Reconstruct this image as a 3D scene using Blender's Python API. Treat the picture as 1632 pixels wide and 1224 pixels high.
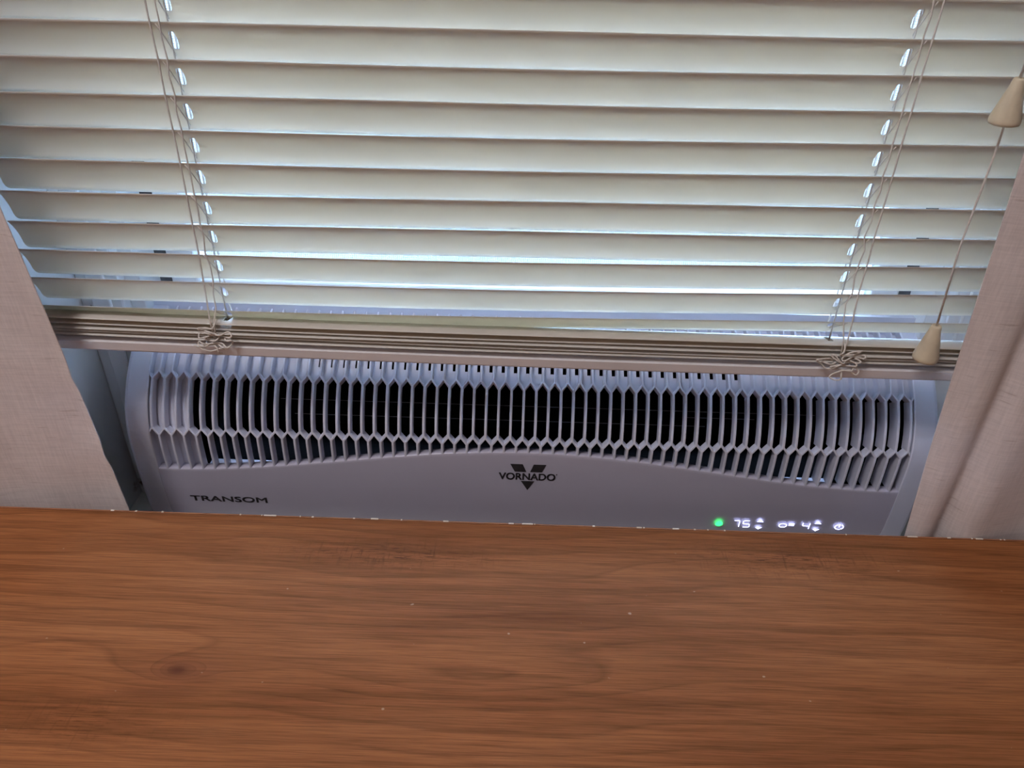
import bpy, bmesh, math, random
from mathutils import Vector, Matrix
random.seed(7)
for o in list(bpy.data.objects): bpy.data.objects.remove(o, do_unlink=True)
SC = bpy.context.scene
COL = SC.collection
ZC = 1.16                      # eye height; the desk top lies 0.41 m below it

# ------------------------------------------------------------------ camera
cam_d = bpy.data.cameras.new('camera'); cam = bpy.data.objects.new('camera', cam_d); COL.objects.link(cam)
cam_d.sensor_width = 36.0; cam_d.lens = 27.0; cam_d.clip_start = .02
pitch, roll, yaw = math.radians(32.8), math.radians(1.54), math.radians(.5)
fw = Vector((-math.sin(yaw)*math.cos(pitch), math.cos(yaw)*math.cos(pitch), -math.sin(pitch)))
r0 = Vector((math.cos(yaw), math.sin(yaw), 0)); u0 = r0.cross(fw)
rr = r0*math.cos(roll)+u0*math.sin(roll); uu = -r0*math.sin(roll)+u0*math.cos(roll)
m = Matrix((rr, uu, -fw)).transposed().to_4x4(); m.translation = Vector((-.0105, 0, ZC))
cam.matrix_world = m
SC.camera = cam

# ------------------------------------------------------------------ sky, exposure
w = bpy.data.worlds.new('sky'); SC.world = w; w.use_nodes = True
bg = w.node_tree.nodes['Background']; bg.inputs[0].default_value = (.46, .65, 1.0, 1); bg.inputs[1].default_value = 26.0
LAMP = 31.0
LAMP_COL = (1.0, .95, .97)
SC.view_settings.view_transform = 'Standard'; SC.view_settings.look = 'None'
SC.view_settings.gamma = 1.0; SC.view_settings.use_curve_mapping = False
SC.view_settings.exposure = 0.12

# ------------------------------------------------------------------ helpers
class MB:
    def __init__(s): s.v = []; s.f = []
    def add(s, vs, fs):
        n = len(s.v); s.v += [tuple(v) for v in vs]; s.f += [tuple(i+n for i in f) for f in fs]; return s
    def box(s, x0, x1, y0, y1, z0, z1):
        vs = [(x, y, z) for x in (x0, x1) for y in (y0, y1) for z in (z0, z1)]
        return s.add(vs, [(0,1,3,2),(4,6,7,5),(0,4,5,1),(2,3,7,6),(0,2,6,4),(1,5,7,3)])
    def rings(s, rings, close=True, caps=True):
        n = len(rings[0]); vs = [p for r in rings for p in r]; fs = []
        for i in range(len(rings)-1):
            for j in range(n if close else n-1):
                a = i*n+j; b = i*n+(j+1) % n; fs.append((a, b, b+n, a+n))
        if caps and close:
            fs.append(tuple(reversed(range(n)))); fs.append(tuple((len(rings)-1)*n+j for j in range(n)))
        return s.add(vs, fs)
    def tube(s, pts, r, n=6):
        pts = [Vector(p) for p in pts]; R = []
        for i, p in enumerate(pts):
            t = (pts[min(i+1, len(pts)-1)]-pts[max(i-1, 0)])
            t = t.normalized() if t.length > 1e-9 else Vector((0, 0, 1))
            a = t.cross(Vector((0, 1, 0)));
            if a.length < .1: a = t.cross(Vector((1, 0, 0)))
            a.normalize(); b = t.cross(a)
            rad = r[i] if isinstance(r, (list, tuple)) else r
            R.append([tuple(p+rad*(a*math.cos(2*math.pi*k/n)+b*math.sin(2*math.pi*k/n))) for k in range(n)])
        return s.rings(R)
    def lathe(s, c, prof, n=24):
        return s.rings([[(c[0]+r*math.cos(2*math.pi*k/n), c[1]+r*math.sin(2*math.pi*k/n), c[2]+z) for k in range(n)] for r, z in prof])
    def build(s, name, mat, parent=None, smooth=False, bevel=0, weld=False):
        me = bpy.data.meshes.new(name); me.from_pydata(s.v, [], s.f)
        bm = bmesh.new(); bm.from_mesh(me)
        if weld: bmesh.ops.remove_doubles(bm, verts=bm.verts, dist=1e-5)
        bmesh.ops.recalc_face_normals(bm, faces=bm.faces); bm.to_mesh(me); bm.free()
        return link(name, me, mat, parent, smooth, bevel)
def link(name, me, mat, parent=None, smooth=False, bevel=0):
    o = bpy.data.objects.new(name, me); COL.objects.link(o)
    if mat and not me.materials: me.materials.append(mat)
    if parent: o.parent = parent
    if smooth:
        for p in me.polygons: p.use_smooth = True
    if bevel:
        b = o.modifiers.new('bevel', 'BEVEL'); b.width = bevel; b.segments = 2; b.limit_method = 'ANGLE'
    return o
def empty(name, loc=(0, 0, 0)):
    o = bpy.data.objects.new(name, None); COL.objects.link(o); o.location = loc; o.empty_display_size = .02; return o
def tag(o, label=None, cat=None, group=None, kind=None):
    if label: o['label'] = label
    if cat: o['category'] = cat
    if group: o['group'] = group
    if kind: o['kind'] = kind
    return o
def adopt(parent):                       # parts are modelled in room coordinates; keep them there
    bpy.context.view_layer.update()
    for c in parent.children: c.matrix_parent_inverse = parent.matrix_world.inverted()

# ------------------------------------------------------------------ materials
def new_mat(name):
    mt = bpy.data.materials.new(name); mt.use_nodes = True; nt = mt.node_tree
    return mt, nt, nt.nodes['Principled BSDF'], nt.nodes['Material Output']
def N(nt, t, **kw):
    n = nt.nodes.new(t)
    for k, v in kw.items():
        if k in ('i',):
            for kk, vv in v.items(): n.inputs[kk].default_value = vv
        else: setattr(n, k, v)
    return n
def ramp(nt, src, stops, interp='LINEAR'):
    r = nt.nodes.new('ShaderNodeValToRGB'); r.color_ramp.interpolation = interp
    e = r.color_ramp.elements
    while len(e) < len(stops): e.new(.5)
    for q, (p, c) in zip(e, stops): q.position = p; q.color = c if len(c) == 4 else (*c, 1)
    nt.links.new(src, r.inputs[0]); return r.outputs[0]
def math_(nt, op, a, b=None, c=None):
    n = nt.nodes.new('ShaderNodeMath'); n.operation = op
    for i, q in enumerate((a, b, c)):
        if q is None: continue
        if isinstance(q, (int, float)): n.inputs[i].default_value = q
        else: nt.links.new(q, n.inputs[i])
    return n.outputs[0]
def mixc(nt, fac, a, b, bt='MIX'):
    n = nt.nodes.new('ShaderNodeMix'); n.data_type = 'RGBA'; n.blend_type = bt
    for i, q in ((0, fac), (6, a), (7, b)):
        if isinstance(q, (int, float)): n.inputs[i].default_value = q
        elif isinstance(q, tuple): n.inputs[i].default_value = (*q, 1) if len(q) == 3 else q
        else: nt.links.new(q, n.inputs[i])
    return n.outputs[2]
def mapped(nt, scale=(1, 1, 1), loc=(0, 0, 0)):
    g = nt.nodes.new('ShaderNodeNewGeometry'); mp = nt.nodes.new('ShaderNodeMapping')
    mp.inputs['Scale'].default_value = scale; mp.inputs['Location'].default_value = loc
    nt.links.new(g.outputs['Position'], mp.inputs[0]); return mp.outputs[0]
def noise(nt, vec, scale, detail=4, rough=.5, dist=0):
    n = N(nt, 'ShaderNodeTexNoise', i={'Scale': scale, 'Detail': detail, 'Roughness': rough, 'Distortion': dist})
    nt.links.new(vec, n.inputs['Vector']); return n.outputs['Fac']
def plain(name, col, rough=.5, var=.06, vscale=40, bump=0, spec=.5, metal=0):
    mt, nt, b, out = new_mat(name)
    f = noise(nt, mapped(nt), vscale, 3)
    lo = tuple(max(0, c*(1-var)) for c in col); hi = tuple(min(1, c*(1+var)) for c in col)
    nt.links.new(ramp(nt, f, [(.3, lo), (.7, hi)]), b.inputs['Base Color'])
    b.inputs['Roughness'].default_value = rough; b.inputs['Specular IOR Level'].default_value = spec; b.inputs['Metallic'].default_value = metal
    if bump:
        bn = N(nt, 'ShaderNodeBump', i={'Strength': bump, 'Distance': .0005}); nt.links.new(noise(nt, mapped(nt), 900, 2), bn.inputs['Height'])
        nt.links.new(bn.outputs[0], b.inputs['Normal'])
    return mt
def translucent(name, col, tcol, amount, rough=.6, var=.05, vs=(12, 12, 12), weave=0):
    mt, nt, b, out = new_mat(name)
    f = noise(nt, mapped(nt, vs), 1.0, 5)
    c = ramp(nt, f, [(.3, tuple(q*(1-var) for q in col)), (.7, tuple(min(1, q*(1+var)) for q in col))])
    if weave:
        a = noise(nt, mapped(nt, (700, 700, 45)), 1, 3, .6); d = noise(nt, mapped(nt, (45, 45, 800)), 1, 3, .6)
        s = math_(nt, 'MULTIPLY', math_(nt, 'ADD', a, d), .5); k = ramp(nt, s, [(.36, (.82,)*3), (.62, (1.0,)*3)])
        # slubs: sparse darker horizontal threads
        sl = ramp(nt, noise(nt, mapped(nt, (45, 45, 420), (3, 1, 2)), 1, 2, .5), [(.66, (1, 1, 1)), (.74, (.78, .74, .72))])
        c = mixc(nt, 1.0, mixc(nt, 1.0, c, k, 'MULTIPLY'), sl, 'MULTIPLY')
        bn = N(nt, 'ShaderNodeBump', i={'Strength': .25, 'Distance': .0004}); nt.links.new(s, bn.inputs['Height']); nt.links.new(bn.outputs[0], b.inputs['Normal'])
    nt.links.new(c, b.inputs['Base Color']); b.inputs['Roughness'].default_value = rough; b.inputs['Specular IOR Level'].default_value = .3
    t = N(nt, 'ShaderNodeBsdfTranslucent'); t.inputs[0].default_value = (*tcol, 1)
    mx = N(nt, 'ShaderNodeMixShader'); mx.inputs[0].default_value = amount
    nt.links.new(b.outputs[0], mx.inputs[1]); nt.links.new(t.outputs[0], mx.inputs[2]); nt.links.new(mx.outputs[0], out.inputs[0])
    return mt
def emit(name, col, s):
    mt, nt, b, out = new_mat(name)
    b.inputs['Base Color'].default_value = (*col, 1); b.inputs['Emission Color'].default_value = (*col, 1); b.inputs['Emission Strength'].default_value = s
    return mt

def wood_material():
    mt, nt, b, out = new_mat('oiled_oak_laminate')
    g = nt.nodes.new('ShaderNodeNewGeometry'); sp = nt.nodes.new('ShaderNodeSeparateXYZ'); nt.links.new(g.outputs['Position'], sp.inputs[0])
    X, Y = sp.outputs[0], sp.outputs[1]
    warp = noise(nt, mapped(nt, (3.5, 17, 5)), 1, 2, .4)
    def bump2(cx, cy, sx, sy, amp):
        dx = math_(nt, 'DIVIDE', math_(nt, 'SUBTRACT', X, cx), sx); dy = math_(nt, 'DIVIDE', math_(nt, 'SUBTRACT', Y, cy), sy)
        r2 = math_(nt, 'ADD', math_(nt, 'MULTIPLY', dx, dx), math_(nt, 'MULTIPLY', dy, dy))
        return math_(nt, 'MULTIPLY', math_(nt, 'EXPONENT', math_(nt, 'MULTIPLY', r2, -1.0)), amp)
    h = math_(nt, 'MULTIPLY', Y, 70.0)
    h = math_(nt, 'ADD', h, math_(nt, 'MULTIPLY', warp, 5.0))
    for q in ((-.205, .299, .055, .016, 2.0), (-.03, .302, .13, .019, 2.4), (-.213, .298, .014, .0065, 3.2), (.12, .40, .09, .02, -1.2), (-.02, .255, .1, .012, 1.0)):
        h = math_(nt, 'ADD', h, bump2(*q))
    rings = math_(nt, 'FRACT', h)
    ring_c = ramp(nt, rings, [(0, (.40,)*3), (.06, (.66,)*3), (.4, (.90,)*3), (.90, (1,)*3), (1, (.40,)*3)])
    broad = noise(nt, mapped(nt, (2.2, 15, 1), (3.1, 0, 0)), 1, 5, .6)
    base = ramp(nt, broad, [(.30, (.200, .066, .021)), (.5, (.325, .118, .042)), (.70, (.39, .152, .060))])
    streak = noise(nt, mapped(nt, (7, 260, 1)), 1, 6, .65)
    st = ramp(nt, streak, [(.32, (.50,)*3), (.50, (.92,)*3), (.68, (1.18,)*3)])
    fine = noise(nt, mapped(nt, (30, 1500, 1)), 1, 3, .6)
    fi = ramp(nt, fine, [(.34, (.60,)*3), (.56, (1.06,)*3)])
    c = mixc(nt, .46, base, ring_c, 'MULTIPLY')
    c = mixc(nt, .50, c, st, 'MULTIPLY'); c = mixc(nt, .75, c, fi, 'MULTIPLY')
    # rough sawn patches: short dark pores with cross ticks
    patch = math_(nt, 'MAXIMUM', math_(nt, 'MAXIMUM', bump2(-.100, .4015, .070, .012, 1.1), bump2(.19, .408, .07, .016, .9)), bump2(-.26, .262, .05, .016, .5))
    pores = ramp(nt, noise(nt, mapped(nt, (90, 900, 1)), 1, 3, .7), [(.52, (0, 0, 0)), (.64, (1, 1, 1))])
    ticks = ramp(nt, noise(nt, mapped(nt, (420, 60, 1)), 1, 2, .5), [(.58, (0, 0, 0)), (.68, (1, 1, 1))])
    pt = math_(nt, 'MULTIPLY', patch, math_(nt, 'MAXIMUM', pores, math_(nt, 'MULTIPLY', ticks, .55)))
    c = mixc(nt, math_(nt, 'MULTIPLY', pt, .95), c, (.075, .026, .012))
    # wide dark figure
    fig = ramp(nt, noise(nt, mapped(nt, (6, 55, 1), (9, 4, 0)), 1, 4, .6), [(.60, (0, 0, 0)), (.74, (1, 1, 1))])
    c = mixc(nt, math_(nt, 'MULTIPLY', fig, .38), c, (.13, .043, .02))
    # knot core
    kn = bump2(-.2148, .2982, .0065, .0036, 1); c = mixc(nt, math_(nt, 'MULTIPLY', kn, .9), c, (.035, .014, .01))
    kr = bump2(-.210, .298, .032, .010, .55); c = mixc(nt, kr, c, (.17, .055, .026))
    # pale scuffs
    sc = ramp(nt, noise(nt, mapped(nt, (150, 190, 1)), 1, 1, .5), [(.80, (0, 0, 0)), (.83, (1, 1, 1))])
    c = mixc(nt, math_(nt, 'MULTIPLY', sc, .5), c, (.6, .42, .3))
    nt.links.new(c, b.inputs['Base Color']); b.inputs['Roughness'].default_value = .62; b.inputs['Specular IOR Level'].default_value = .07
    bn = N(nt, 'ShaderNodeBump', i={'Strength': .35, 'Distance': .0004}); nt.links.new(math_(nt, 'ADD', fine, streak), bn.inputs['Height']); nt.links.new(bn.outputs[0], b.inputs['Normal'])
    return mt

def stained_white(name, col, spot, rad):
    mt, nt, b, out = new_mat(name)
    g = nt.nodes.new('ShaderNodeNewGeometry')
    v = nt.nodes.new('ShaderNodeVectorMath'); v.operation = 'DISTANCE'; nt.links.new(g.outputs['Position'], v.inputs[0]); v.inputs[1].default_value = spot
    d = math_(nt, 'SUBTRACT', 1.0, math_(nt, 'DIVIDE', v.outputs['Value'], rad))
    nz = noise(nt, mapped(nt), 260, 4, .6)
    k = ramp(nt, math_(nt, 'MULTIPLY', d, math_(nt, 'ADD', nz, .35)), [(.30, (0, 0, 0)), (.52, (1, 1, 1))])
    base = ramp(nt, noise(nt, mapped(nt), 30, 4), [(.3, tuple(q*.93 for q in col)), (.7, col)])
    sp = ramp(nt, noise(nt, mapped(nt, (1, 1, 1), (5, 5, 5)), 240, 1), [(.80, (0, 0, 0)), (.82, (1, 1, 1))])
    c = mixc(nt, math_(nt, 'MULTIPLY', k, .9), base, (.14, .07, .035)); c = mixc(nt, math_(nt, 'MULTIPLY', sp, .6), c, (.2, .17, .14))
    nt.links.new(c, b.inputs['Base Color']); b.inputs['Roughness'].default_value = .42
    return mt

M = {}
M['wood'] = wood_material()
M['wood_edge'] = plain('desk_edge_band', (.33, .13, .06), .5, .25, 60)
M['chip'] = plain('bare_chipboard', (.78, .70, .60), .8)
M['wall'] = plain('matt_wall_paint', (.72, .68, .64), .85, .03, 8)
M['ceil'] = plain('ceiling_paint', (.85, .84, .82), .9, .02, 6)
M['floor'] = plain('carpet', (.30, .26, .23), .95, .2, 120)
M['frame'] = stained_white('white_window_vinyl', (.82, .85, .87), (-.365, .555, ZC-.487), .014)
M['sill'] = plain('painted_sill', (.86, .87, .83), .4, .06, 30)
M['slat'] = translucent('cream_vinyl_slat', (.73, .71, .675), (1.0, .83, .60), .24, .45, .035)
M['rail'] = plain('cream_vinyl_rail', (.76, .73, .745), .42, .03, 30)
M['cord'] = plain('off_white_cord', (.70, .65, .60), .85, .08, 400)
M['tassel'] = plain('ivory_plastic', (.66, .57, .42), .5, .08, 90)
M['curtain'] = translucent('linen_curtain', (.95, .87, .855), (.94, .80, .74), .24, .9, .06, (14, 14, 14), weave=1)
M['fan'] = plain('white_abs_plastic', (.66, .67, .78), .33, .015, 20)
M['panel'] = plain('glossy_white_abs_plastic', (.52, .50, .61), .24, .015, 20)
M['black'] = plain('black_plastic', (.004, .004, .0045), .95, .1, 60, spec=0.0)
M['ink'] = plain('dark_grey_print', (.030, .026, .030), .5, .05, 60)
M['dgrey'] = plain('dark_rubber_seal', (.09, .09, .10), .7, .1, 60)
M['steel'] = plain('thin_steel', (.35, .35, .36), .35, .05, 60, metal=.8)
M['ground'] = plain('pale_paving', (.05, .052, .05), .9, .15, 1.5)
M['ledw'] = emit('white_led', (.60, .64, 1.0), 5)
M['ledg'] = emit('green_led', (.03, .90, .16), 3)
M['lamp'] = emit('lamp_diffuser', LAMP_COL, LAMP)
def glass_material():
    mt, nt, b, out = new_mat('window_glass'); nt.nodes.remove(b)
    t = N(nt, 'ShaderNodeBsdfTransparent'); t.inputs[0].default_value = (.93, .97, .97, 1)
    gl = N(nt, 'ShaderNodeBsdfGlossy'); gl.inputs['Roughness'].default_value = .02
    fr = N(nt, 'ShaderNodeFresnel'); fr.inputs[0].default_value = 1.45
    mx = N(nt, 'ShaderNodeMixShader'); nt.links.new(fr.outputs[0], mx.inputs[0]); nt.links.new(t.outputs[0], mx.inputs[1]); nt.links.new(gl.outputs[0], mx.inputs[2]); nt.links.new(mx.outputs[0], out.inputs[0])
    return mt
M['glass'] = glass_material()
def screen_material():
    mt, nt, b, out = new_mat('insect_screen_mesh')
    g = nt.nodes.new('ShaderNodeNewGeometry'); sp = nt.nodes.new('ShaderNodeSeparateXYZ'); nt.links.new(g.outputs['Position'], sp.inputs[0])
    a = math_(nt, 'LESS_THAN', math_(nt, 'FRACT', math_(nt, 'MULTIPLY', sp.outputs[0], 560)), .14)
    c = math_(nt, 'LESS_THAN', math_(nt, 'FRACT', math_(nt, 'MULTIPLY', sp.outputs[2], 560)), .14)
    b.inputs['Base Color'].default_value = (.25, .26, .27, 1)
    t = N(nt, 'ShaderNodeBsdfTransparent'); mx = N(nt, 'ShaderNodeMixShader')
    nt.links.new(math_(nt, 'MAXIMUM', a, c), mx.inputs[0]); nt.links.new(t.outputs[0], mx.inputs[1]); nt.links.new(b.outputs[0], mx.inputs[2]); nt.links.new(mx.outputs[0], out.inputs[0])
    return mt
M['screen'] = screen_material()

# ------------------------------------------------------------------ room shell
WF, WB = .475, .66             # room face and outer face of the window wall
HW = .3735                     # half width of the window recess
SILL, HEAD = ZC-.50, 1.53
RX, RY, RZ = 1.7, -2.3, 2.4
def struct(name, mb, mat, bevel=0):
    return tag(mb.build(name, mat, bevel=bevel), kind='structure')
struct('floor', MB().box(-RX, RX, RY, WF, -.05, 0), M['floor'])
struct('ceiling', MB().box(-RX, RX, RY, WF, RZ, RZ+.05), M['ceil'])
struct('wall_left', MB().box(-RX-.1, -RX, RY-.1, WB, -.05, RZ+.05), M['wall'])
struct('wall_right', MB().box(RX, RX+.1, RY-.1, WB, -.05, RZ+.05), M['wall'])
struct('wall_front', MB().box(-RX, RX, RY-.1, RY, -.05, RZ+.05), M['wall'])
bw = MB()
bw.box(-RX, -HW, WF, WB, -.05, RZ+.05); bw.box(HW, RX, WF, WB, -.05, RZ+.05)
bw.box(-HW, HW, WF, WB, -.05, SILL-.02); bw.box(-HW, HW, WF, WB, HEAD, RZ+.05)
struct('wall_back', bw, M['wall'])
struct('ground_outside', MB().box(-30, 30, WB+.02, 40, -.75, -.70), M['ground'])
# window: liner, sill, frame, sash, glass, screen
wn = tag(empty('window_1', (0, .56, SILL)), kind='structure')
MB().box(-HW, HW, WF+.001, WB, SILL-.02, SILL).build('window_sill', M['sill'], wn)
for s in (-1, 1):
    MB().box(s*HW, s*(HW-.0015), WF+.001, .565, SILL, HEAD).build('jamb_lining', M['frame'], wn)
    MB().box(s*(HW-.0015), s*.3365, .560, .572, SILL, HEAD).build('frame_stile', M['frame'], wn, bevel=.002)
    MB().box(s*(HW-.012), s*.346, .5565, .5605, SILL, HEAD).build('stop_bead', M['frame'], wn, bevel=.0015)
    MB().box(s*HW, s*.325, .572, .655, SILL, HEAD).build('sash_track', M['frame'], wn, bevel=.001)
    MB().box(s*.3255, s*.313, .606, .640, SILL+.17, HEAD).build('track_seal', M['dgrey'], wn)
    MB().box(s*.3135, s*.290, .602, .626, ZC-.332, HEAD-.02).build('sash_stile', M['frame'], wn, bevel=.002)
MB().box(-.290, .290, .602, .626, ZC-.332, ZC-.291).build('sash_bottom_rail', M['frame'], wn, bevel=.003)
MB().box(-HW, HW, .572, .655, HEAD-.03, HEAD).build('frame_head', M['frame'], wn)
MB().box(-.290, .290, .612, .616, ZC-.293, HEAD-.03).build('glass_pane', M['glass'], wn)
scr = MB().add([(-.318, .6455, ZC-.30), (.318, .6455, ZC-.30), (.318, .6455, HEAD-.03), (-.318, .6455, HEAD-.03)], [(0, 1, 2, 3)]).build('insect_screen', M['screen'], wn)
for s in (-1, 1): MB().box(s*.318, s*.302, .643, .650, ZC-.30, HEAD-.03).build('screen_frame', M['frame'], scr, bevel=.001)
adopt(wn)

# ceiling lamp behind the camera
lp = tag(empty('ceiling_lamp', (-.60, -.30, RZ)), 'round white ceiling lamp over the desk', 'lamp')
MB().lathe((-.60, -.30, RZ), [(.001, 0), (.23, 0), (.23, -.03), (.215, -.035), (.001, -.035)], 40).build('lamp_base', M['rail'], lp)
MB().lathe((-.60, -.30, RZ-.035), [(.001, 0), (.21, 0), (.20, -.03), (.16, -.055), (.09, -.07), (.001, -.075)], 40).build('lamp_shade', M['lamp'], lp, smooth=True)
adopt(lp)

# ------------------------------------------------------------------ desk
DZ, DY = ZC-.41, .4385
dk = tag(empty('desk', (0, .14, 0)), 'reddish brown wood grain desk in front of the window', 'desk')
MB().box(-.80, .80, DY-.62, DY-.0012, DZ-.025, DZ).build('desk_top', M['wood'], dk, bevel=.0008)
MB().box(-.80, .80, DY-.0012, DY, DZ-.0252, DZ+.0001).build('edge_band', M['wood_edge'], dk)
ch = MB()
for k in range(34):
    x = random.uniform(-.38, .38); l = random.choice((.001, .0016, .003, .006))*random.uniform(.6, 1.4)
    ch.box(x, x+l, DY-.0011, DY+.0002, DZ-.0006, DZ+random.uniform(.0003, .0006))
tag(ch.build('edge_chipping', M['chip'], dk), 'pale chips along the worn rear edge', kind='stuff')
for s in (-1, 1): MB().box(s*.78, s*.755, DY-.60, DY-.02, 0, DZ-.025).build('side_panel', M['wood'], dk, bevel=.001)
MB().box(-.755, .755, DY-.06, DY-.042, DZ-.40, DZ-.025).build('modesty_panel', M['wood'], dk)
adopt(dk)

# ------------------------------------------------------------------ window fan
PC = [(.512, -.4995), (.504, -.475), (.5015, -.445), (.501, -.42), (.501, -.395), (.5025, -.380), (.508, -.365), (.516, -.352), (.527, -.339), (.539, -.329), (.556, -.318), (.576, -.309), (.597, -.306)]
pts = [Vector((p[0], p[1]+ZC)) for p in PC]
for _ in range(3):
    q = [pts[0]]
    for a, b in zip(pts, pts[1:]): q += [a*.75+b*.25, a*.25+b*.75]
    q.append(pts[-1]); pts = q
LEN = [0.0]
for a, b in zip(pts, pts[1:]): LEN.append(LEN[-1]+(b-a).length)
SMAX = LEN[-1]
def prof(s):
    s = max(0, min(SMAX, s)); i = 0
    while i < len(LEN)-2 and LEN[i+1] < s: i += 1
    t = (s-LEN[i])/max(1e-9, LEN[i+1]-LEN[i]); p = pts[i].lerp(pts[i+1], t)
    a = pts[max(0, i-2)]; b = pts[min(len(pts)-1, i+3)]; T = (b-a).normalized()
    return p, Vector((T.y, -T.x))               # point (y,z), inward normal
def s_of(z):
    z += ZC
    for i in range(len(pts)-1):
        if pts[i].y <= z <= pts[i+1].y: return LEN[i]+(z-pts[i].y)/max(1e-9, pts[i+1].y-pts[i].y)*(LEN[i+1]-LEN[i])
    return SMAX if z > pts[-1].y else 0
def P3(x, s, d=0):
    p, n = prof(s); q = p+n*d; return (x, q.x, q.y)
def lin(a, b, n): return [a+(b-a)*i/n for i in range(n+1)]
fan = tag(empty('window_fan', (0, .55, SILL)), 'white window fan with curved vertical grille and lit display under the raised sash', 'fan')
PIT, NB = .01015, 62
xs = [(k-(NB-1)/2)*PIT for k in range(NB)]
FX = .3122
# side frames
for s in (-1, 1):
    R = []
    for q in lin(0, SMAX, 60):
        sec = [(FX, .010), (FX, .0008), (FX+.0008, 0), (.3285, 0), (.3308, .0008), (.332, .003), (.332, .022)]
        R.append([P3(s*a, q, d) for a, d in sec])
    MB().rings(R).build('side_frame', M['fan'], fan, smooth=False, bevel=0)
# front panel with wavy upper edge
def edge_z(x): return -.4187+.0287*.5*(1+math.cos(math.pi*min(1, abs(x)/.31)))
R = []
for x in lin(-FX, FX, 120):
    se = s_of(edge_z(x))
    R.append([P3(x, q, 0) for q in lin(0, se-.0010, 40)]+[P3(x, se-.0003, .0003), P3(x, se, .0010), P3(x, se, .007), P3(x, se-.004, .007)])
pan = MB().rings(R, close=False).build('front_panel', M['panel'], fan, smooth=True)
# grille
def bar(x, s1, s2, depth, wd=.0021, name='grille_bar'):
    R = []
    for q in lin(s1, s2, 8):
        sec = [(-wd*.28, 0), (wd*.28, 0), (wd*.5, .0006), (wd*.5, depth), (-wd*.5, depth), (-wd*.5, .0006)]
        R.append([P3(x+a, q, d) for a, d in sec])
    return MB().rings(R).build(name, M['fan'], fan)
sv, sa = s_of(-.3428), s_of(-.3378)
lj, la = s_of(-.3782), s_of(-.3848)
proto = bar(0, lj-.0008, sv+.0008, .008); deep = bar(0, lj-.0008, sv+.0008, .0140)
for k, x in enumerate(xs):
    src = deep if k >= NB-8 else proto
    if k == 0 or k == NB-8: o = src
    else: o = src.copy(); COL.objects.link(o); o.parent = fan
    o.location.x = x
xa = [(xs[k]+xs[k+1])/2 for k in range(NB-1)]
topb = bar(0, sa-.0006, SMAX-.002, .008, .0020)
for k, x in enumerate(xa):
    o = topb if k == 0 else topb.copy()
    if k: COL.objects.link(o); o.parent = fan
    o.location.x = x
for k, x in enumerate(xa):
    bar(x, s_of(edge_z(x))-.0006, la+.0006, .0130 if k >= NB-8 else .008)
def zig(sbar, sapex, th, depth, up):
    mb = MB(); path = []
    for k, x in enumerate(xs):
        path.append((x, sbar))
        if k < NB-1: path.append((xa[k], sapex))
    path = [(-FX+.0003, (sbar+sapex)/2)]+path+[(FX-.0003, (sbar+sapex)/2)]
    R = []
    for x, q in path:
        R.append([P3(x, q-th*.30, 0), P3(x, q+th*.30, 0), P3(x, q+th*.5, .0006), P3(x, q+th*.5, depth), P3(x, q-th*.5, depth), P3(x, q-th*.5, .0006)])
    return mb.rings(R).build('grille_lattice_band', M['fan'], fan)
zig(sv, sa, .0030, .008, 1); zig(lj, la, .0030, .008, -1)
# recessed skin behind the upper grille, with vent slots open in the middle
for x0, x1, zlo, zt in ((-FX, -.183, None, None), (-.183, .178, None, -.3318), (-.183, .178, -.3262, None), (.178, FX, None, None)):
    R = []
    st = SMAX if zt is None else s_of(zt)
    cols = [x0]+[xs[0]+j*PIT/2 for j in range(2*NB-1) if x0+.0005 < xs[0]+j*PIT/2 < x1-.0005]+[x1]
    for x in cols:
        u = ((x-xs[0])/PIT) % 1
        sb = sv+(sa-sv)*(1-abs(2*u-1)) if zlo is None else s_of(zlo)
        R.append([P3(x, q, .0072) for q in lin(sb, st, 12)]+[P3(x, q, .0087) for q in lin(st, sb, 12)])
    MB().rings(R).build('upper_skin', M['fan'], fan)
fl = MB()
for k in range(NB-2):
    if -.183 < xa[k] < .178:
        R = [[P3(x, q, d) for q, d in ((s_of(-.3320), .0072), (s_of(-.3260), .0072), (s_of(-.3260), .0086), (s_of(-.3320), .0086))] for x in (xa[k], xa[k]+PIT*.62)]
        fl.rings(R)
fl.build('slotted_skin', M['fan'], fan)
# closed end behind the first three cells, with shallow vertical flutes
R = []
for x in lin(-FX, xs[3], 18):
    dd = .0085+.0012*math.cos((x-xs[0])/PIT*2*math.pi)
    R.append([P3(x, q, dd) for q in lin(s_of(-.4235), sa, 16)]+[P3(x, q, dd+.002) for q in lin(sa, s_of(-.4235), 16)])
MB().rings(R).build('blanking_plate', M['fan'], fan)
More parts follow.
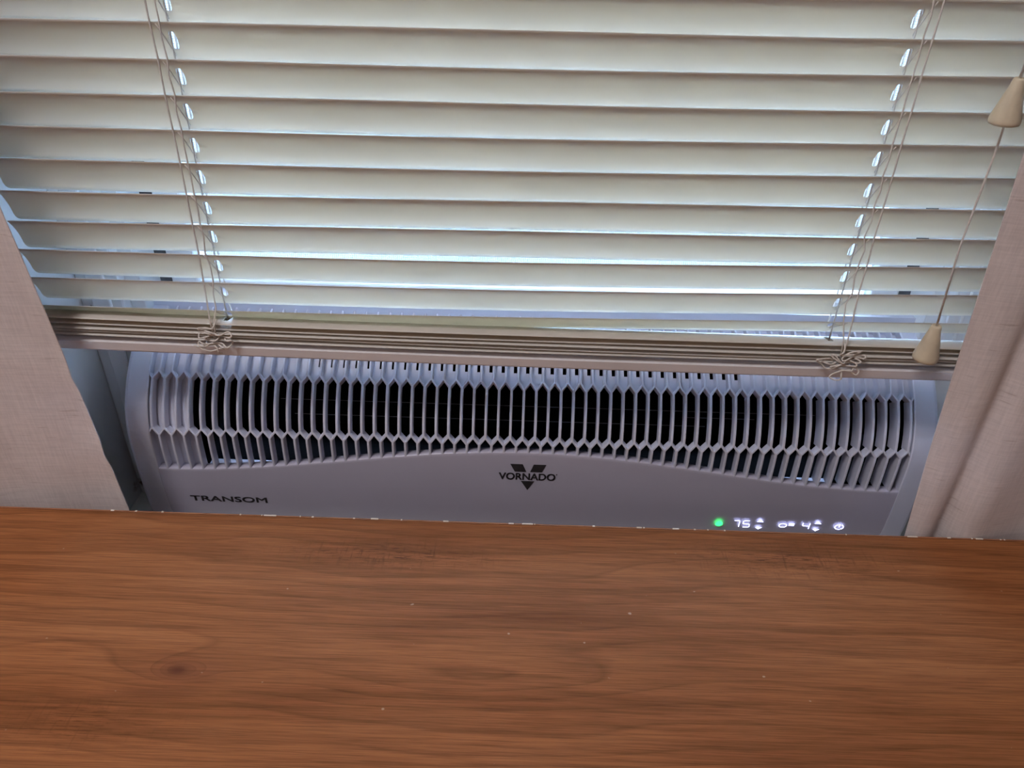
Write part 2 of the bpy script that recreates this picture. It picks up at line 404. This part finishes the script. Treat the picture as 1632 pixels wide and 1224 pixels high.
# dark inside
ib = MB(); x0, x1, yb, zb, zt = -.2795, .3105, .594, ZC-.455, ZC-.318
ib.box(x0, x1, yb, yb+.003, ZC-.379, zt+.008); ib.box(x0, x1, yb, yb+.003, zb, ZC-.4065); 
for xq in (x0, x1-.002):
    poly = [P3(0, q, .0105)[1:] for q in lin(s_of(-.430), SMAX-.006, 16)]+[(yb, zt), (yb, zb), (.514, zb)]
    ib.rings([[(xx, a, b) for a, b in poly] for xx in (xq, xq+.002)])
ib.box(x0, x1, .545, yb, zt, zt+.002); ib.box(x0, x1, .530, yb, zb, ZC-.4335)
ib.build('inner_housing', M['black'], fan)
MB().box(-.282, .262, .5085, .5295, ZC-.4345, ZC-.4285).build('duct_floor', M['fan'], fan, bevel=.002)
bl = MB()
for k in range(18):
    a = 2*math.pi*k/18; c, s_ = math.cos(a), math.sin(a)
    cy, cz, r1, r2 = .563, ZC-.375, .017, .024
    p = [(cy+r1*c, cz+r1*s_), (cy+r2*math.cos(a+.3), cz+r2*math.sin(a+.3))]
    bl.rings([[(x, p[0][0], p[0][1]), (x, p[1][0], p[1][1]), (x, p[1][0]+.0006, p[1][1]+.0004), (x, p[0][0]+.0006, p[0][1]+.0004)] for x in (-.265, .295)])
for x in (-.265, -.15, -.035, .08, .195, .295): bl.rings([[(xx, .563+.0245*math.cos(2*math.pi*k/24), ZC-.375+.0245*math.sin(2*math.pi*k/24)) for k in range(24)] for xx in (x-.001, x+.001)])
bl.build('blower_wheel', M['black'], fan)
for dz, dy, xa_, xb_ in ((-.366, .534, -.21, .24), (-.3715, .533, .13, .19), (-.381, .534, -.2, .15)):
    MB().tube([(xa_, dy, ZC+dz), (xb_, dy, ZC+dz)], .00035, 5).build('guard_wire', M['dgrey'], fan)
# body behind the face, standing on the sill
MB().box(-.331, .331, .520, .570, SILL, SILL+.012).build('base_foot', M['fan'], fan, bevel=.002)
for s in (-1, 1): MB().box(s*.3318, s*.318, .5300, .5970, SILL, ZC-.362).build('end_cap', M['fan'], fan, bevel=.002)
bp = MB().box(-.331, .331, .5972, .6005, ZC-.379, ZC-.3225); bp.box(-.331, .331, .5972, .6005, SILL, ZC-.4065)
bp.box(-.331, x0+.002, .5972, .6005, ZC-.4065, ZC-.379); bp.box(x1-.002, .331, .5972, .6005, ZC-.4065, ZC-.379)
bp.build('back_plate', M['fan'], fan)
for k in range(5):                                   # unseen louvres added to pass sky light to the duct floor, rising outwards
    z = ZC-.4120+k*.0070
    MB().rings([[(x, .5885, z), (x, .6005, z+.0094), (x, .6005, z+.0100), (x, .5885, z+.0006)] for x in (x0+.002, x1-.002)]).build('light_louvre', M['black'], fan)
MB().box(-.3305, .3305, .5850, .6015, ZC-.322, ZC-.298).build('top_gasket', M['fan'], fan)

# printing on the panel
def prof_at(z): return prof(s_of(z))[0].x
def print_mesh(name, tris, mat, lift=.0003):
    mb = MB()
    for poly in tris: mb.add([(x, prof_at(z)-lift, z+ZC) for x, z in poly], [tuple(range(len(poly)))])
    return mb.build(name, mat, pan)
def text_polys(txt, x0, x1, z0, z1, spacing=1.0, off=.0):
    cu = bpy.data.curves.new('t', 'FONT'); cu.body = txt; cu.space_character = spacing; cu.resolution_u = 4; cu.offset = off
    o = bpy.data.objects.new('t', cu); COL.objects.link(o); bpy.context.view_layer.update()
    me = o.to_mesh(); vs = [v.co.copy() for v in me.vertices]; ps = [[vs[i] for i in p.vertices] for p in me.polygons]
    ax, bx = min(v.x for v in vs), max(v.x for v in vs); az, bz = min(v.y for v in vs), max(v.y for v in vs)
    out = [[(x0+(v.x-ax)/(bx-ax)*(x1-x0), z0+(v.y-az)/(bz-az)*(z1-z0)) for v in p] for p in ps]
    e = .00026; out = [[(x+dx, z+dz) for x, z in p] for dx in (-e, 0, e) for dz in (-e*.6, e*.6) for p in out]      # heavier strokes
    o.to_mesh_clear(); bpy.data.objects.remove(o); bpy.data.curves.remove(cu); return out
CX = .0005
tag(print_mesh('model_lettering', text_polys('TRANSOM', -.2917, -.2253, -.4548, -.4487, 1.0, 0), M['ink']), 'dark grey capital lettering TRANSOM')
em = [[(CX-.0150, -.4017), (CX-.0046, -.4017), (CX-.0014, -.4098), (CX-.0111, -.4098)],
      [(CX+.0046, -.4017), (CX+.0150, -.4017), (CX+.0117, -.4098), (CX+.0017, -.4098)],
      [(CX-.0058, -.4196), (CX+.0058, -.4196), (CX, -.4296)]]
tag(print_mesh('emblem', em, M['ink']), 'dark grey V emblem on the panel')
tag(print_mesh('brand_lettering', text_polys('VORNADO', -.0237, .0235, -.4184, -.4112, 1.0, 0), M['ink'], .00034), 'dark grey brand lettering VORNADO across the emblem')
tag(print_mesh('trademark_dot', [[(.0246+.0006*math.cos(a*math.pi/4), -.4118+.0006*math.sin(a*math.pi/4)) for a in range(8)]], M['ink']), 'tiny round trademark')
def ring(cx, cz, rx, rz, t, a0=0, a1=360, n=20):
    out = []
    A = [math.radians(a0+(a1-a0)*k/n) for k in range(n+1)]
    for a, b in zip(A, A[1:]):
        out.append([(cx+rx*math.cos(a), cz+rz*math.sin(a)), (cx+rx*math.cos(b), cz+rz*math.sin(b)), (cx+(rx-t)*math.cos(b), cz+(rz-t)*math.sin(b)), (cx+(rx-t)*math.cos(a), cz+(rz-t)*math.sin(a))])
    return out
def stroke(p, q, t):
    d = Vector(q)-Vector(p); n = Vector((-d.y, d.x)).normalized()*t/2; p, q = Vector(p), Vector(q)
    return [tuple(p+n), tuple(q+n), tuple(q-n), tuple(p-n)]
def digit(ch, cx, cz, w_, h_, t):
    a = {'A': ((-1, 1), (1, 1)), 'B': ((1, 1), (1, 0)), 'C': ((1, 0), (1, -1)), 'D': ((-1, -1), (1, -1)), 'F': ((-1, 1), (-1, 0)), 'G': ((-1, 0), (1, 0))}
    seg = {'7': 'ABC', '5': 'AFGCD', '4': 'FGBC'}[ch]
    g = .82
    out = []
    for s_ in seg:
        (x1, z1), (x2, z2) = a[s_]; mx_, mz = (x1+x2)/2, (z1+z2)/2
        x1, z1, x2, z2 = mx_+(x1-mx_)*g, mz+(z1-mz)*g, mx_+(x2-mx_)*g, mz+(z2-mz)*g
        out.append(stroke((cx+x1*w_/2, cz+z1*h_/2), (cx+x2*w_/2, cz+z2*h_/2), t))
    return out
T = .0006; ZL = -.4606
tag(print_mesh('mode_light', [[(.1688+.0032*math.cos(a*math.pi/6)*(1-.25*math.sin(a*math.pi/6)), ZL+.0034*math.sin(a*math.pi/6)) for a in range(12)]], M['ledg'], .0018), 'glowing green mode light')
tag(print_mesh('temperature_digits', digit('7', .1838, ZL, .0052, .0080, T)+digit('5', .1925, ZL, .0058, .0080, T), M['ledw'], .0015), 'glowing white digits 75')
def tri(cx, cz, up): return [[(cx-.0030, cz-.0010*up), (cx+.0030, cz-.0010*up), (cx, cz+.0016*up)]]
for nm, cx in (('temperature_arrows', .2040), ('speed_arrows', .2540)):
    tag(print_mesh(nm, tri(cx, ZL+.0042, 1)+tri(cx, ZL-.0046, -1), M['ledw'], .0015), 'glowing white up and down arrows')
tag(print_mesh('airflow_symbol', ring(.2243, ZL-.0002, .0036, .0026, T)+[stroke((.2292, ZL+.0020), (.2340, ZL+.0020), .0008), stroke((.2292, ZL+.0002), (.2340, ZL+.0002), .0008)], M['ledw'], .0015), 'glowing white airflow symbol')
tag(print_mesh('speed_digit', digit('4', .2443, ZL, .0060, .0078, T), M['ledw'], .0015), 'glowing white digit 4')
tag(print_mesh('power_symbol', ring(.2732, ZL, .0040, .0032, T, 110, 430)+[stroke((.2732, ZL+.0036), (.2732, ZL), .0009)], M['ledw'], .0015), 'glowing white power symbol')
adopt(fan)

# ------------------------------------------------------------------ venetian blind
BY = .490
BX0, BX1 = -.357, .348
CORDX = (-.231, .222)
HOLEX = (-.222, .213)
blind = tag(empty('venetian_blind', (0, BY, ZC-.30)), 'cream venetian blind half raised above the fan with its lower slats stacked', 'blind')
def slat(zl, zr, th, sag=.0022, holes=True, wd=.025, x0=BX0, x1=BX1, bend=0.0, yoff=0.0, seed=0):
    """zl/zr: height of the room-side edge at each end; th: tilt, room-side edge up."""
    th = math.radians(th); dirv = (math.cos(th), -math.sin(th)); nrm = (math.sin(th), math.cos(th))
    rnd = random.Random(seed); ph = rnd.uniform(0, 6.28)
    hx, hv = .0022, .0056
    cols = set(lin(x0+.004, x1-.004, 40))
    for q in (0, .0004, .0012, .0024, .004): cols.add(x0+q); cols.add(x1-q)
    if holes:
        for h in HOLEX:
            for k in range(-6, 7): cols.add(h+hx*k/6*1.0)
    cols = sorted(cols)
    def pt(x, v):
        rx = min(x-x0, x1-x); lim = 1.0
        if rx < .004: lim = (wd/2-.004+math.sqrt(max(0, .004**2-(.004-rx)**2)))/(wd/2)
        # the room-side corner is sharper than the far one
        t = max(-1 if rx > .0008 else -.97, min(lim, v/(wd/2)))
        a = t*wd/2; b = sag*(1-t*t)
        f = (x-x0)/(x1-x0); z = zl+(zr-zl)*f
        wob = bend*math.sin(math.pi*f)+.0004*math.sin(7*f+ph)
        ac = a+wd/2
        return (x, BY+yoff-math.cos(th)*wd/2+dirv[0]*ac+nrm[0]*b, z+ZC+wob+dirv[1]*ac+nrm[1]*b)
    mb = MB(); nr = 5; up, lo = [], []
    for x in cols:
        hh = 0
        if holes:
            for h in HOLEX:
                if abs(x-h) < hx*1.0001: hh = hv*math.sqrt(max(0, 1-((x-h)/hx)**4))
        up.append([pt(x, v) for v in lin(-wd/2, -hh, nr)]); lo.append([pt(x, v) for v in lin(hh, wd/2, nr)])
    mb.rings(up, close=False); mb.rings(lo, close=False)
    o = mb.build('slat', M['slat'], blind, smooth=True, weld=True)
    sd = o.modifiers.new('thick', 'SOLIDIFY'); sd.thickness = .00032; sd.offset = 0
    return o
TH = {6: 67, 7: 65, 8: 61, 9: 44}
edges = []
for i in range(-19, 10):
    zl, zr = -.0698-.0208*i, -.0658-.02013*i
    if i == 9: zl += .001
    edges.append((zl, zr, TH.get(i, 68)))
    slat(zl, zr, TH.get(i, 68), seed=i, bend=-.0012 if i < 7 else -.0025)
# slats resting in a stack on the rail
for k, (zl, zr, th, yo) in enumerate(((-.2632, -.2665, 14, -.001), (-.2682, -.2712, 6, .0005), (-.2712, -.2748, 3, -.0006), (-.2742, -.2778, 5, .0004), (-.2768, -.2808, 2, -.0003))):
    slat(zl, zr, th, sag=.0016, seed=40+k, bend=-.0018, yoff=yo, x0=BX0+.004*(k > 2), x1=BX1)
def railz(x, off): f = (x-BX0)/(BX1-BX0); return ZC+off+(-.2905+(-.2947+.2905)*f)-.0018*math.sin(math.pi*f)
R = []
for x in lin(BX0+.008, BX1-.004, 24):
    sec = [(-.0112, .0015), (-.0098, 0), (.0098, 0), (.0112, .0015), (.0112, .0070), (.0085, .0098), (0, .0108), (-.0085, .0098), (-.0118, .0080)]
    R.append([(x, BY+a, railz(x, b)) for a, b in sec])
brail = MB().rings(R).build('bottom_rail', M['rail'], blind)
for x in (BX0+.006, BX1-.006): MB().box(x-.003, x+.003, BY-.0120, BY+.0120, railz(x, -.0006), railz(x, .0105)).build('rail_end_cap', M['rail'], brail, bevel=.0015)
MB().box(BX0, BX1, BY-.014, BY+.016, 1.492, 1.526).build('head_rail', M['rail'], blind, bevel=.002)
# ladder cords, rungs and lift cords
for ci, cx in enumerate(CORDX):
    sgn = 1 if ci == 0 else -1; hx = HOLEX[ci]; f = (cx-BX0)/(BX1-BX0)
    eds = [(zl+(zr-zl)*f+ZC, th) for zl, zr, th in edges]
    def yfront(th): return BY-math.cos(math.radians(th))*.0125
    P = [(cx, BY-.007, 1.495)]
    for z, th in eds: P.append((cx+random.uniform(-.0003, .0003), yfront(th)-.0010, z+.0006))
    P += [(cx+.001*sgn, BY-.0132, ZC-.263), (cx+.002*sgn, BY-.0138, ZC-.275)]
    MB().tube(P, .00062, 6).build('ladder_cord', M['cord'], blind, smooth=True)
    P = [(cx+.0055*sgn, BY-.007, 1.495)]
    for j, (z, th) in enumerate(eds):
        wv = .0012*math.sin(j*1.9+ci) if j > 24 else .0004*math.sin(j)
        P.append((cx+.0055*sgn+wv, yfront(th)-.0008, z+.0004)); P.append((cx+.0055*sgn-wv, BY-.0064, z-.009))
    P = P[:-1]+[(cx+.004*sgn, BY-.0132, ZC-.262), (cx+.003*sgn, BY-.0140, ZC-.276)]
    MB().tube(P, .00055, 6).build('ladder_cord', M['cord'], blind, smooth=True)
    P = [(hx, BY+.010, 1.495)]
    for z, th in eds: P.append((hx-.0006*sgn, BY+math.cos(math.radians(th))*.0125+.0012, z-.0235*math.sin(math.radians(th))))
    MB().tube(P, .00055, 6).build('rear_ladder_cord', M['cord'], blind, smooth=True)
    MB().tube([(hx-.0012*sgn, BY+.001, 1.495), (hx-.0012*sgn, BY+.001, ZC-.285)], .0006, 6).build('lift_cord', M['cord'], blind, smooth=True)
    for z, th in eds[-12:]:
        t = math.radians(th); a, b = Vector((yfront(th)-.0008, z+.0004)), Vector((BY+math.cos(t)*.0125+.001, z-.0245*math.sin(t)))
        MB().tube([(cx+.0030*sgn, a.x, a.y-.002), (cx+.0050*sgn, a.x+.25*(b.x-a.x), a.y+.3*(b.y-a.y)-.001), (hx-.001*sgn, b.x, b.y)], .0004, 5).build('ladder_rung', M['cord'], blind, smooth=True)
# bunched loops of ladder string hanging over the stack
KN = [[(860,300),(800,420),(640,450),(500,420),(480,470),(560,505),(760,520),(870,580),(880,640),(800,690),(640,705),(590,650),(650,600),(740,600),(690,545),(540,530),(450,580),(480,630),(620,625),(780,570),(940,560),(1100,525),(1190,570),(1130,620),(1000,640),(1060,690),(1170,690),(1140,780),(1050,830),(930,770),(760,750),(640,760),(540,775),(560,815),(680,790),(820,790),(950,830),(1010,880),(950,912),(870,860),(820,900),(650,938),(500,890),(300,860),(330,815),(450,870),(600,830),(530,760),(430,740),(390,790),(480,815),(640,800),(800,840),(835,940),(850,1035)],
      [(900,330),(860,440),(830,540),(980,500),(1130,490),(1280,440),(1180,400),(1000,470),(870,600),(930,630),(1150,540),(1340,510),(1345,570),(1150,590),(1290,640),(1200,680),(1020,640),(880,680),(680,520),(650,570),(820,660),(1000,760),(800,730),(640,780),(780,690),(640,720),(440,660),(620,610),(300,620),(480,760),(580,830),(760,800),(1000,770),(1200,740),(1190,690),(1050,680),(820,730),(700,830),(900,850),(1120,840),(1210,800),(1320,870),(1260,940),(1140,890),(1100,840),(900,880),(720,1010),(800,1060),(950,1100),(990,1050),(950,1000),(980,880)]]
def spline(p, n=5):
    out = []
    for i in range(len(p)-1):
        a, b, c, d = p[max(0, i-1)], p[i], p[i+1], p[min(len(p)-1, i+2)]
        for k in range(n):
            t = k/n; out.append(.5*((2*b)+(c-a)*t+(2*a-5*b+4*c-d)*t*t+(3*b-a-3*c+d)*t**3))
    return out+[p[-1]]
for ci, (kx, kz) in enumerate(((-.2285, ZC-.2745), (.2200, ZC-.2770))):
    rnd = random.Random(3+ci); nn = len(KN[ci])
    pp = [Vector((kx+(u-(760 if ci == 0 else 900))*3.2e-5, BY-.0150-.0028*(.5+.5*math.sin(j*2.3))-.001*rnd.random(), kz-(v-660)*3.7e-5)) for j, (u, v) in enumerate(KN[ci])]
    pp[0].y = BY-.0130; pp[-1].y = BY-.0138
    MB().tube(spline(pp), .00060, 6).build('bunched_ladder_string', M['cord'], blind, smooth=True)
adopt(blind)

# pull cords with tassels
def pull(x, y, ztop, h, rb, rt, label, zstart=1.495, lean=0.0):
    p = tag(empty('pull_cord', (x, y, ztop-h)), label, 'blind cord', 'pull cords of the blind')
    MB().tube([(x-lean+.0008*math.sin(k*1.7)*(0 < k < 9), y, zstart+(ztop-.002-zstart)*k/10) if k < 10 else (x, y, ztop-.002) for k in range(11)], .00075, 6).build('cord', M['cord'], p, smooth=True)
    MB().lathe((x, y, ztop-h), [(.001, .002), (rb*.80, 0), (rb*.95, .0005), (rb, .0018), (rb*.985, .004), (rt*1.12, h-.004), (rt, h-.0012), (rt*.78, h), (.0012, h-.0005)], 28).build('tassel', M['tassel'], p, smooth=True)
    adopt(p)
pull(.2622, .4560, ZC-.0815, .0255, .0085, .0032, 'ivory cone tassel on the shorter pull cord, level with the hanging slats')
pull(.2688, .4600, ZC-.2390, .0270, .0083, .0034, 'ivory cone tassel on the longer pull cord, in front of the stacked slats', lean=.0035)

# ------------------------------------------------------------------ curtains and rod
def curtain(name, label, e_top, e_bot, far, fold, seed):
    rnd = random.Random(seed); nu, nv = 110, 90; z0, z1 = .42, 1.66
    def edge(z): f = (ZC-.15-z)/.26; return e_top+(e_bot-e_top)*max(-.6, min(1.15, f))
    R = []
    for i in range(nu+1):
        u = (i/nu)**1.6; row = []
        for j in range(nv+1):
            z = z0+(z1-z0)*j/nv; x = edge(z)+(far-edge(z))*u
            row.append((x, fold(abs(x-edge(z)), z, j/nv), z))
        R.append(row)
    o = MB().rings(R, close=False).build(name, M['curtain'], smooth=True)
    sd = o.modifiers.new('thick', 'SOLIDIFY'); sd.thickness = .0007; sd.offset = 0
    return tag(o, label, 'curtain', 'linen curtains at the window')
def fold_l(d, z, f):
    c = .0030*math.exp(-((z-(ZC-.292+.10*(d-.03)))/.006)**2)+.0022*math.exp(-((z-(ZC-.372-.2*(d-.02)))/.005)**2)*math.exp(-(d/.05)**2)
    return .4535+.0035*math.sin(d*38+.6)+.0012*math.sin(d*90+z*9)-c-.0010*math.exp(-(d/.003)**2)
def fold_r(d, z, f):
    g = lambda c, s: math.exp(-((d-c)/s)**2)
    sp = 1+.9*max(0, (z-(ZC-.41))/.3)
    return .4470-.0040*g(.010*sp, .010*sp)+.0075*g(.026*sp, .005*sp)-.0050*g(.043*sp, .012*sp)+.0030*math.sin(d*50+z*3)+.0010*math.sin(d*120-z*20)
curtain('curtain', 'pale pink linen curtain hanging almost flat beside the dirty window corner', -.3386, -.3190, -.75, fold_l, 1)
curtain('curtain', 'beige linen curtain gathered in folds beside the hanging cord tassels', .2750, .2945, .75, fold_r, 2)
rd = tag(empty('curtain_rod', (0, .448, 1.66)), 'thin white curtain rod above the window', 'curtain rod')
MB().tube([(-.80, .4485, 1.664), (.80, .4485, 1.664)], .006, 12).build('rod', M['rail'], rd, smooth=True)
for s in (-1, 1):
    MB().box(s*.77-.006, s*.77+.006, .4485, .4749, 1.656, 1.672).build('bracket', M['rail'], rd)
    MB().tube([(s*.80, .4485, 1.664), (s*.81, .4485, 1.664), (s*.825, .4485, 1.664)], [.007, .011, .004], 12).build('finial', M['rail'], rd, smooth=True)
adopt(rd)
